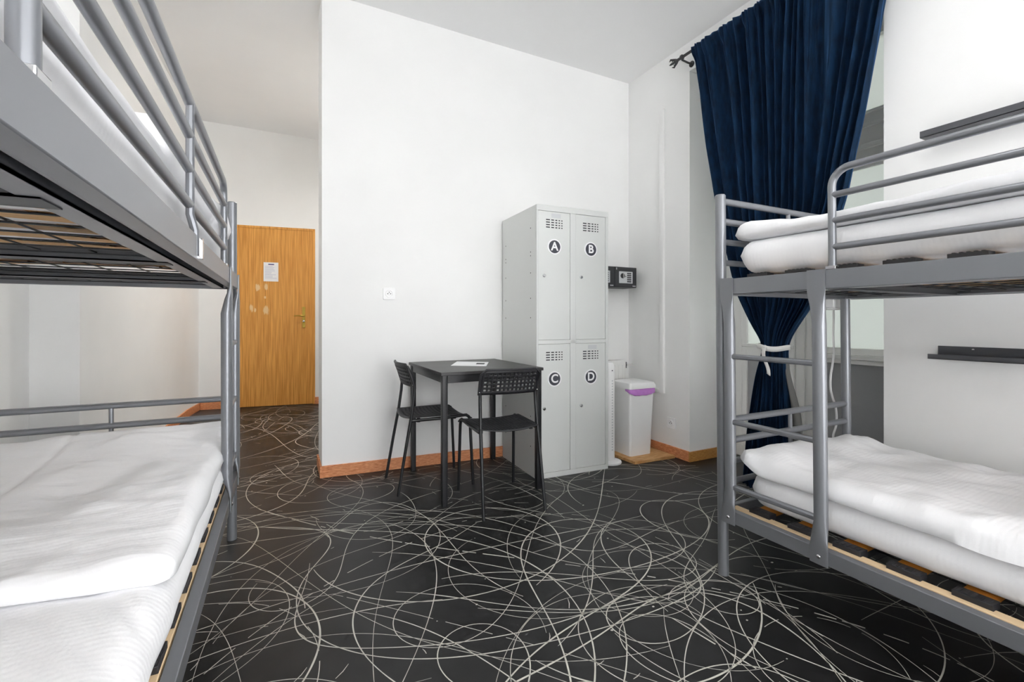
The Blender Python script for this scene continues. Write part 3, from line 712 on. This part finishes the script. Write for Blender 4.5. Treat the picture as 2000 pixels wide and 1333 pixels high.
def weld(ob, th):
    bm = bmesh.new(); bm.from_mesh(ob.data); bmesh.ops.remove_doubles(bm, verts=bm.verts, dist=.0004); bmesh.ops.recalc_face_normals(bm, faces=bm.faces); bm.to_mesh(ob.data); bm.free()
    md = ob.modifiers.new('thickness', 'SOLIDIFY'); md.thickness = th; md.offset = 0
def arc(p, q, r_, n=6): pass
chair = thing('chair', 'black perforated chair at the front of the black table, its back to the viewer', 'chair', (1.112, 2.19, 0), math.radians(-4.5), 'black chairs at the table')
for s_ in (-1, 1):
    # rear leg runs up into the back, front leg bends under the seat
    mb = MB(); mb.tube([(s_ * .178, 0, 0), (s_ * .172, .045, .26), (s_ * .168, .082, .46), (s_ * .165, .098, .58), (s_ * .164, .102, .63), (s_ * .163, .096, .68), (s_ * .162, .073, .735), (s_ * .155, .058, .765)], .0095, 12); local(chair, mb, 'rear_leg', 'blackmetal')
    mb = MB(); mb.tube([(s_ * .182, .475, 0), (s_ * .178, .462, .26), (s_ * .176, .455, .405), (s_ * .175, .447, .432), (s_ * .174, .43, .443), (s_ * .172, .30, .437), (s_ * .170, .082, .437)], .0095, 12); local(chair, mb, 'front_leg', 'blackmetal')
def S_back(u, v):
    x = (u - .5) * .345; z = .638 + v * .138
    y = .100 + (.052 - .100) * v ** 1.2 - .022 * (1 - (2 * u - 1) ** 2)
    c = .035; ax = abs(x); 
    if v > .7:
        lim = .1725 - .03 * ((v - .7) / .3) ** 3; x = x * lim / .1725
    return (x, y, z)
mb = MB(); perforated(mb, S_back, 13, 5, .58, .05, .10); bk = local(chair, mb, 'backrest', 'black'); weld(bk, .007)
rim = []
for k in range(25): rim.append(S_back(k / 24, 1.0))
mb = MB(); mb.tube([S_back(0, .0), S_back(0, .5), S_back(0, .8)] + rim + [S_back(1, .8), S_back(1, .5), S_back(1, .0)], .007, 10); local(bk, mb, 'rim', 'black')
mb = MB()
for s_ in (-1, 1): mb.sphere((s_ * .171, .0915, .652), .005, 10, 6)
local(bk, mb, 'screws', 'chrome')
def S_seat(u, v):
    hw = .172 + .016 * v; x = (u - .5) * 2 * hw; y = .070 + v * .395
    z = .452 - .016 * (1 - (2 * u - 1) ** 2) * (1 - v * .4) - .030 * max(0, (v - .8) / .2) ** 2 + .004 * (1 - v)
    y += -.018 * (1 - (2 * u - 1) ** 2) * (1 - v)
    return (x, y, z)
mb = MB(); perforated(mb, S_seat, 15, 15, .5, .05, .05); st = local(chair, mb, 'seat', 'black'); weld(st, .006)
mb = MB()
for s_ in (-1, 1):
    for y in (.13, .36): mb.lathe([(.011, .422), (.011, .446)], (s_ * .150, y, 0), 12, 'z')
local(st, mb, 'seat_clip', 'black')
def copy_tree(o, parent=None):
    c = o.copy(); COL.objects.link(c)
    if parent: c.parent = parent
    for ch in [k for k in o.children]: copy_tree(ch, c)
    return c
bpy.context.view_layer.update()
chair2 = copy_tree(chair); chair2.location = (.612, 2.915, 0); chair2.rotation_euler = (0, 0, -PI / 2)
chair2['label'] = 'black perforated chair at the left side of the black table, seen from the side'

# ------------------------------------------------------------------ things by the corner
def socket(label, c, n, t):
    """c centre on wall, n outward normal, t horizontal tangent"""
    ob = thing('power_socket', label, 'socket', c, 0)
    c = Vector(c); n = Vector(n).normalized(); t = Vector(t).normalized(); up = Vector((0, 0, 1))
    def slab(mb, w, h, d0, d1, r_=.008):
        ring = []
        for cx, cy, a0 in ((w - r_, h - r_, 0), (-w + r_, h - r_, PI / 2), (-w + r_, -h + r_, PI), (w - r_, -h + r_, 1.5 * PI)):
            for q in range(5): a = a0 + PI / 2 * q / 4; ring.append((cx + r_ * math.cos(a), cy + r_ * math.sin(a)))
        mb.loft([[tuple(c + t * x + up * y + n * d0) for x, y in ring], [tuple(c + t * x + up * y + n * d1) for x, y in ring]])
    mb = MB(); slab(mb, .041, .041, -.001, .011); pl = mb.build('plate', 'white', ob, bevel=.002)
    def disc(mb, cc, r0, prof):
        mb.loft([[tuple(c + t * (cc[0] + r_ * math.cos(2 * PI * k / 24)) + up * (cc[1] + r_ * math.sin(2 * PI * k / 24)) + n * d) for k in range(24)] for r_, d in prof])
    mb = MB(); disc(mb, (0, 0), 0, [(.0265, .0105), (.0255, .0155), (.0225, .0155), (.021, .0115), (.001, .0115)]); mb.build('socket_well', 'white', pl)
    mb = MB()
    for x in (-.0095, .0095): disc(mb, (x, 0), 0, [(.0034, .0112), (.0034, .0119)])
    disc(mb, (0, .010), 0, [(.0030, .0112), (.0030, .0122)])
    mb.build('contact_holes', 'dark', pl)
    return ob
nW = Vector((math.sin(WANG), -math.cos(WANG), 0)); tW = Vector((math.cos(WANG), math.sin(WANG), 0))
socket('white wall socket on the middle wall left of the black table', (.665, wall_y(.665), 1.228), nW, tW)
socket('white wall socket low on the right wall near the white bin', (XR, 2.622, .252), (-1, 0, 0), (0, 1, 0))

# safes
sY = 2.945
for i, (x0, lab) in enumerate(((2.394, 'black keypad wall safe farther from the lockers, in the corner'), (2.163, 'black keypad wall safe half hidden behind the grey lockers'))):
    sf = thing('wall_safe', lab, 'safe', (x0 + .115, wall_y(x0 + .115), 1.31), 0, 'keypad safes on the wall')
    x1 = x0 + .229
    mb = MB(); mb.box((x0, sY + .006, 1.312), (x1, wall_y(x1) - .001, 1.478)); mb.build('body', 'safe', sf, bevel=.002)
    mb = MB(); mb.box((x0 + .003, sY, 1.315), (x1 - .003, sY + .006, 1.475)); dr = mb.build('safe_door', 'safe', sf, bevel=.002)
    mb = MB(); mb.box((x0 + .042, sY - .004, 1.345), (x0 + .182, sY, 1.441)); kp = mb.build('keypad', 'safepanel', dr, bevel=.002)
    mb = MB()
    for r in range(5):
        for q in range(3): mb.box((x0 + .125 + q * .0145, sY - .0062, 1.354 + r * .0165), (x0 + .1365 + q * .0145, sY - .004, 1.3645 + r * .0165))
    mb.build('keys', 'black', kp)
    mb = MB(); mb.lathe([(.021, sY - .004), (.021, sY - .009), (.019, sY - .010)], (x0 + .077, 0, 1.405), 24, 'y'); kn = mb.build('knob', 'safe', kp)
    mb = MB(); mb.box((x0 + .0725, sY - .018, 1.387), (x0 + .0815, sY - .010, 1.423)); mb.build('knob_grip', 'chrome', kn)
    mb = MB(); mb.lathe([(.004, sY - .004), (.004, sY - .006)], (x0 + .109, 0, 1.40), 12, 'y'); mb.build('key_cover', 'dark', kp)
    mb = MB(); mb.box((x1 - .045, sY - .0008, 1.321), (x1 - .012, sY, 1.328)); mb.build('maker_plate', 'safepanel', dr)
    mb = MB(); mb.box((x0 + .010, sY - .004, 1.452), (x0 + .022, sY, 1.470)); mb.build('hinge_tab', 'chrome', dr)

# radiator
rd = thing('radiator', 'white panel radiator in the corner behind the bin', 'radiator', (2.27, 3.05, 0))
mb = MB(); ry = 3.03; mb.box((2.09, ry, .13), (2.575, ry + .012, .70)); mb.box((2.09, ry + .058, .13), (2.575, ry + .07, .70))
for k in range(12): mb.rbox((2.10 + k * .04, ry - .006, .16), (2.115 + k * .04, ry, .67), .0025, 2)
pn = mb.build('panel', 'whitem', rd, bevel=.003)
mb = MB(); mb.box((2.09, ry + .002, .70), (2.575, ry + .068, .708))
for k in range(23): mb.box((2.10 + k * .0205, ry + .008, .708), (2.112 + k * .0205, ry + .062, .7085))
mb.build('top_grille', 'whitem', rd)
mb = MB(); mb.box((2.575, ry, .13), (2.579, ry + .07, .708)); mb.build('side_cover', 'whitem', rd)
mb = MB(); mb.tube([(2.579, ry + .035, .665), (2.612, ry + .035, .665)], .011, 12); mb.tube([(2.598, ry + .035, .64), (2.598, ry + .035, .69)], .016, 14); mb.build('valve', 'dark', rd)
mb = MB(); mb.tube([(2.60, ry + .035, .665), (XR + .01, ry + .035, .665)], .008, 10); mb.build('pipe', 'whitem', rd)
mb = MB(); mb.box((2.12, ry + .07, .60), (2.16, ry + .085, .64)); mb.box((2.45, ry + .07, .60), (2.49, ry + .085, .64)); mb.box((2.12, ry + .02, 0), (2.15, ry + .05, .13)); mb.box((2.45, ry + .02, 0), (2.48, ry + .05, .13)); mb.build('bracket', 'whitem', rd)

# pipe casing on the right wall
pc = thing('pipe_casing', 'white vertical pipe casing on the right wall beside the curtain', 'pipe casing', (XR, 2.70, .47))
mb = MB(); mb.rbox((XR - .022, 2.690, .47), (XR + .002, 2.732, 2.70), .006, 3); mb.build('vertical_duct', 'wall', pc)
mb = MB(); mb.rbox((XR - .02, 2.70, .47), (XR + .002, 3.08, .50), .005, 3, axis='y'); mb.build('horizontal_duct', 'wall', pc)

# plank and bin
BZ = .022
pl = MB(); pl.prism([(2.275, 2.575), (2.655, 2.560), (2.655, 2.985), (2.255, 2.985)], 0, BZ)
tag(pl.build('wooden_board', 'board', bevel=.002), 'pale wooden board on the floor under the white bin', 'board')
bn = thing('waste_bin', 'white square pedal bin with a lilac bag under the lid', 'bin', (2.43, 2.79, BZ))
def ring(x0, x1, y0, y1, z, r_=.018):
    out = []
    for cx, cy, a0 in ((x1 - r_, y1 - r_, 0), (x0 + r_, y1 - r_, PI / 2), (x0 + r_, y0 + r_, PI), (x1 - r_, y0 + r_, 1.5 * PI)):
        for q in range(5): a = a0 + PI / 2 * q / 4; out.append((cx + r_ * math.cos(a), cy + r_ * math.sin(a), z))
    return out
bx0, bx1, by0, by1 = 2.318, 2.535, 2.672, 2.90
mb = MB(); mb.loft([ring(bx0 + .006, bx1 - .006, by0 + .008, by1 - .006, BZ), ring(bx0 - .004, bx1 + .022, by0 + .0, by1 + .012, .525)]); mb.build('bin_body', 'white', bn)
mb = MB(); mb.loft([ring(bx0 - .014, bx1 + .032, by0 - .012, by1 + .02, .527), ring(bx0 - .014, bx1 + .032, by0 - .012, by1 + .02, .550), ring(bx0 - .006, bx1 + .024, by0 - .002, by1 + .012, .570), ring(bx0 + .02, bx1, by0 + .03, by1 - .02, .576)]); mb.build('lid', 'white', bn)
def S_bag(u, v):
    if u < .25: x, y = bx0 - .006, by0 + .05 - (u / .25) * .05
    else: x, y = bx0 - .006 + (u - .25) / .75 * (bx1 - bx0 + .024), by0 - .004
    drop = .052 * (.35 + .65 * smooth(0, .5, u)) * (1 - .25 * smooth(.8, 1, u)) + .006 * noise.noise((u * 9, 1, 1))
    z = .527 - v * drop
    b_ = .004 * math.sin(v * PI) + .003 * noise.noise((u * 14, v * 4, 2))
    return (x - (b_ if u < .25 else 0), y - b_ - .002 * v, z)
mb = MB(); mb.grid(S_bag, 40, 8); part_label(mb.build('bag_edge', 'lilac', bn, solid=.001), 'lilac plastic bag edge')

# tower fan
fn = thing('tower_fan', 'slim white tower fan on a round foot beside the lockers', 'fan', (2.125, 2.70, 0))
mb = MB(); mb.lathe([(.082, 0), (.086, .006), (.084, .016), (.06, .024), (.03, .03)], (2.144, 2.695, 0), 40); mb.build('foot', 'white', fn)
mb = MB(); mb.loft([ring(2.096, 2.176, 2.655, 2.735, z, .034) for z in (.024, .70)] + [ring(2.10, 2.172, 2.659, 2.731, .722, .03), ring(2.112, 2.16, 2.672, 2.718, .736, .02)]); cl = mb.build('column', 'white', fn)
mb = MB()
for k in range(26): mb.box((2.131, 2.6543, .10 + k * .02), (2.142, 2.6555, .108 + k * .02))
mb.build('grille_slots', 'safepanel', cl)
mb = MB(); mb.box((2.131, 2.6543, .675), (2.141, 2.656, .682)); mb.build('control_mark', 'dark', cl)

# ------------------------------------------------------------------ curtain
cr_ = thing('curtain', 'navy velvet curtain gathered with a white ribbon over the window', 'curtain', (2.585, 1.75, .02))
TL = [(2.935, 2.321), (2.213, 2.208), (1.865, 2.138), (1.225, 1.972), (.999, 1.865), (.907, 1.800), (.861, 1.800), (.751, 1.831), (.347, 1.90), (.0, 1.925)]
TR = [(2.935, 1.10), (2.577, 1.174), (2.066, 1.256), (1.708, 1.325), (1.143, 1.506), (.973, 1.627), (.907, 1.666), (.855, 1.668), (.697, 1.655), (.456, 1.640), (.315, 1.635), (.0, 1.62)]
def sm_interp(T, z): return sum(interp(T, z + d) for d in (-.05, -.025, 0, .025, .05)) / 5
NP = 17
def S_cur(u, v):
    z = 2.962 - v * (2.962 - .03)
    yl, yr = sm_interp(TL, z), sm_interp(TR, z)
    g = math.exp(-((z - .885) / .20) ** 2)           # gathered
    low = smooth(.8, .3, z)
    s = u + .10 * (noise.noise((u * 5, z * .25, 2)) - noise.noise((0, z * .25, 2)) * (1 - u) - noise.noise((5, z * .25, 2)) * u)
    ph = 2 * PI * (NP * u + .7 * noise.noise((u * 7, 0, 5)) + .25 * noise.noise((u * 4, z * .7, 9)))
    A = .022 + .012 * smooth(2.9, 2.2, z) + .010 * noise.noise((u * 6, z * .5, 11))
    A = A * (1 - .35 * g)
    x = 2.583 + A * math.sin(ph) + .010 * math.sin(ph * .5 + 1.3) + .03 * noise.noise((u * 3, z * 1.1, 4)) * smooth(2.95, 2.4, z)
    x += -(g * .045 + low * .03) * (math.sin(PI * min(1, max(0, u))) - .4)
    y = yl + (yr - yl) * s
    ph2 = 2 * PI * (39 * u + 1.1 * noise.noise((u * 13, 0, 7)))
    x += .009 * math.sin(ph2) * smooth(1.9, 2.9, z)
    k = smooth(2.86, 2.93, z); x = x * (1 - k) + (2.564 + .006 * math.sin(ph2) + .005 * math.sin(ph)) * k
    return (x, y + .006 * math.cos(ph) * (1 - g), z)
mb = MB(); mb.grid(S_cur, 420, 150); mb.build('velvet_drape', 'velvet', cr_, angle=180, fixn=False, solid=.0025)
def S_lin(u, v):
    z = .80 - v * .77; yr = sm_interp(TR, z) + .008
    w = .008 + .062 * smooth(.80, .45, z)
    return (2.60 + .018 * math.sin(u * 5 + z * 3), yr - u * w, z)
mb = MB(); mb.grid(S_lin, 12, 40); part_label(mb.build('lining', 'lining', cr_, angle=180, solid=.002), 'grey lining turned out at the edge')
rb = thing('tie_ribbon', 'white ribbon tied around the navy curtain', 'ribbon', (2.57, 1.735, .885))
mb = MB(); pts = []
def band(z_off, k):
    a = 2 * PI * k / 40; return (2.585 + .088 * math.cos(a), 1.735 + .082 * math.sin(a), .888 + z_off + .008 * math.sin(a + .6) + .004 * math.sin(3 * a))
mb.grid(lambda u, v: band((v - .5) * .030, u * 40), 40, 2); mb.build('band', 'ribbon', rb, angle=180, solid=.003)
mb = MB(); mb.grid(lambda u, v: (2.488 - .004 * math.sin(u * 6), 1.722 + (v - .5) * .022 - .012 * u + .010 * math.sin(u * 5), .895 - u * .165 + (v - .5) * .012 * (u > .9)), 14, 3); mb.build('tail', 'ribbon', rb, angle=180, solid=.0025)
mb = MB(); mb.sphere((2.492, 1.725, .888), .012, 14, 10, sc=(.7, 1.1, 1.0)); mb.build('knot', 'ribbon', rb)
rdod = thing('curtain_rod', 'dark iron curtain rod with a leaf finial under the ceiling', 'curtain rod', (2.583, 2.4, 2.935))
mb = MB(); mb.tube([(2.583, 2.47, 2.945), (2.583, .75, 2.945)], .010, 14); mb.build('rod', 'rod', rdod)
mb = MB(); mb.sphere((2.583, 2.475, 2.943), .014, 12, 8)
for a in range(5):
    t = 2 * PI * a / 5
    mb.tube([(2.583, 2.478, 2.943), (2.583 + .018 * math.cos(t), 2.49, 2.943 + .018 * math.sin(t)), (2.583 + .030 * math.cos(t), 2.51, 2.943 + .03 * math.sin(t)), (2.583 + .022 * math.cos(t), 2.528, 2.943 + .022 * math.sin(t))], [.005, .008, .007, .002], 8)
mb.tube([(2.583, 2.48, 2.943), (2.583, 2.52, 2.943), (2.583, 2.545, 2.945)], [.008, .009, .002], 8)
mb.build('finial', 'rod', rdod)
mb = MB(); mb.tube([(2.583, 2.425, 2.926), (2.64, 2.425, 2.92), (XR, 2.425, 2.92)], .007, 10); mb.lathe([(.022, XR - .006), (.022, XR)], (0, 2.425, 2.92), 16, 'x'); mb.tube([(2.583, 2.42, 2.945), (2.583, 2.432, 2.945)], .018, 14); mb.build('wall_bracket', 'rod', rdod)

# adapter and cable hanging at the far post of the right bed
ad = thing('power_adapter', 'white plug adapter strapped to the far post of the right bunk bed', 'adapter', (2.54, 1.36, 1.10))
ay = 1.375
mb = MB(); mb.rbox((2.490, ay - .022, 1.105), (2.568, ay + .022, 1.175), .012, 4, axis='y'); mb.lathe([(.03, 1.095), (.034, 1.105)], (2.528, ay, 0), 20); mb.build('housing', 'white', ad, bevel=.004)
mb = MB(); mb.tube([(2.47, ay - .028, 1.152), (2.60, ay - .028, 1.152)], .0035, 8); mb.tube([(2.47, ay - .028, 1.152), (2.47, ay + .026, 1.152), (2.60, ay + .026, 1.152), (2.60, ay - .028, 1.152)], .0035, 8); part_label(mb.build('strap', 'black', ad), 'black strap')
cpts = [(2.528, 1.098), (2.530, 1.04), (2.527, .953), (2.532, .875), (2.520, .815), (2.504, .755), (2.503, .70), (2.515, .66), (2.545, .60), (2.556, .55), (2.552, .50), (2.530, .46), (2.527, .44), (2.540, .40), (2.545, .33), (2.55, .2), (2.56, .006)]
def spline(P, n=6):
    out = []
    for i in range(len(P) - 1):
        p0, p1, p2, p3 = P[max(0, i - 1)], P[i], P[i + 1], P[min(len(P) - 1, i + 2)]
        for k in range(n):
            t = k / n
            out.append(tuple(.5 * ((2 * b_) + (-a + c) * t + (2 * a - 5 * b_ + 4 * c - d) * t * t + (-a + 3 * b_ - 3 * c + d) * t ** 3) for a, b_, c, d in zip(p0, p1, p2, p3)))
    out.append(P[-1]); return out
mb = MB(); mb.tube([(x, ay, z) for x, z in spline(cpts)], .0052, 8); mb.build('cable', 'cabl', ad)

# picture ledges on the right wall
def ledge(label, y0, y1, zlip0, zlip1, zback, xf):
    sh = thing('wall_shelf', label, 'shelf', (XR, (y0 + y1) / 2, zlip0), 0, 'anthracite wall ledges')
    mb = MB(); mb.box((xf, y0, zlip0), (XR, y1, zlip0 + .004)); mb.build('ledge', 'shelf', sh, bevel=.001)
    mb = MB(); mb.box((xf, y0, zlip0), (xf + .003, y1, zlip1)); mb.build('front_lip', 'shelf', sh, bevel=.001)
    mb = MB(); mb.box((XR - .003, y0, zlip0), (XR, y1, zback)); bp_ = mb.build('back_plate', 'shelf', sh, bevel=.001)
    mb = MB()
    for yy in (y1 - .12, y0 + .12): mb.sphere((XR - .003, yy, zback - .012), .005, 10, 6, sc=(.5, 1, 1))
    mb.build('screws', 'chrome', bp_)
ledge('dark grey wall shelf above the upper bunk of the right bed', .42, 1.035, 1.862, 1.892, 1.915, 2.57)
ledge('dark grey wall shelf between the two bunks of the right bed', .42, 1.012, .870, .892, .926, 2.583)

# ------------------------------------------------------------------ lights
for (x, y, k, mt, lab) in ((.75, .75, 1, 'lamp', 'unseen round ceiling lamp added above the aisle between the beds'), (.60, 4.75, .42, 'passage_fill', 'small hidden lamp added to brighten the passage to the oak door')):  # both lamps are added out of view to light room and passage
    z = cz(x, y)
    cl = thing('added_ceiling_light', lab, 'lamp', (x, y, z), 0, 'added round ceiling lamps')
    mb = MB(); mb.lathe([(.33 * k, .03), (.33 * k, -.125), (.305 * k, -.125), (.305 * k, -.05), (.02, -.05)], (x, y, z), 40); mb.build('base', 'whitem', cl)
    mb = MB(); mb.lathe([(.30 * k, -.052), (.30 * k, -.07), (.2 * k, -.082), (.02 * k, -.085)], (x, y, z), 40); mb.build('diffuser', mt, cl)
w = bpy.data.worlds.new('world'); SC.world = w; w.use_nodes = True
bg = w.node_tree.nodes['Background']; bg.inputs[0].default_value = (.985, .99, 1, 1); bg.inputs[1].default_value = 6.0

SC.view_settings.view_transform = 'Standard'; SC.view_settings.look = 'None'; SC.view_settings.gamma = 1; SC.view_settings.use_curve_mapping = False
SC.view_settings.exposure = 0.67
SC.cycles.max_bounces = 10; SC.cycles.diffuse_bounces = 7
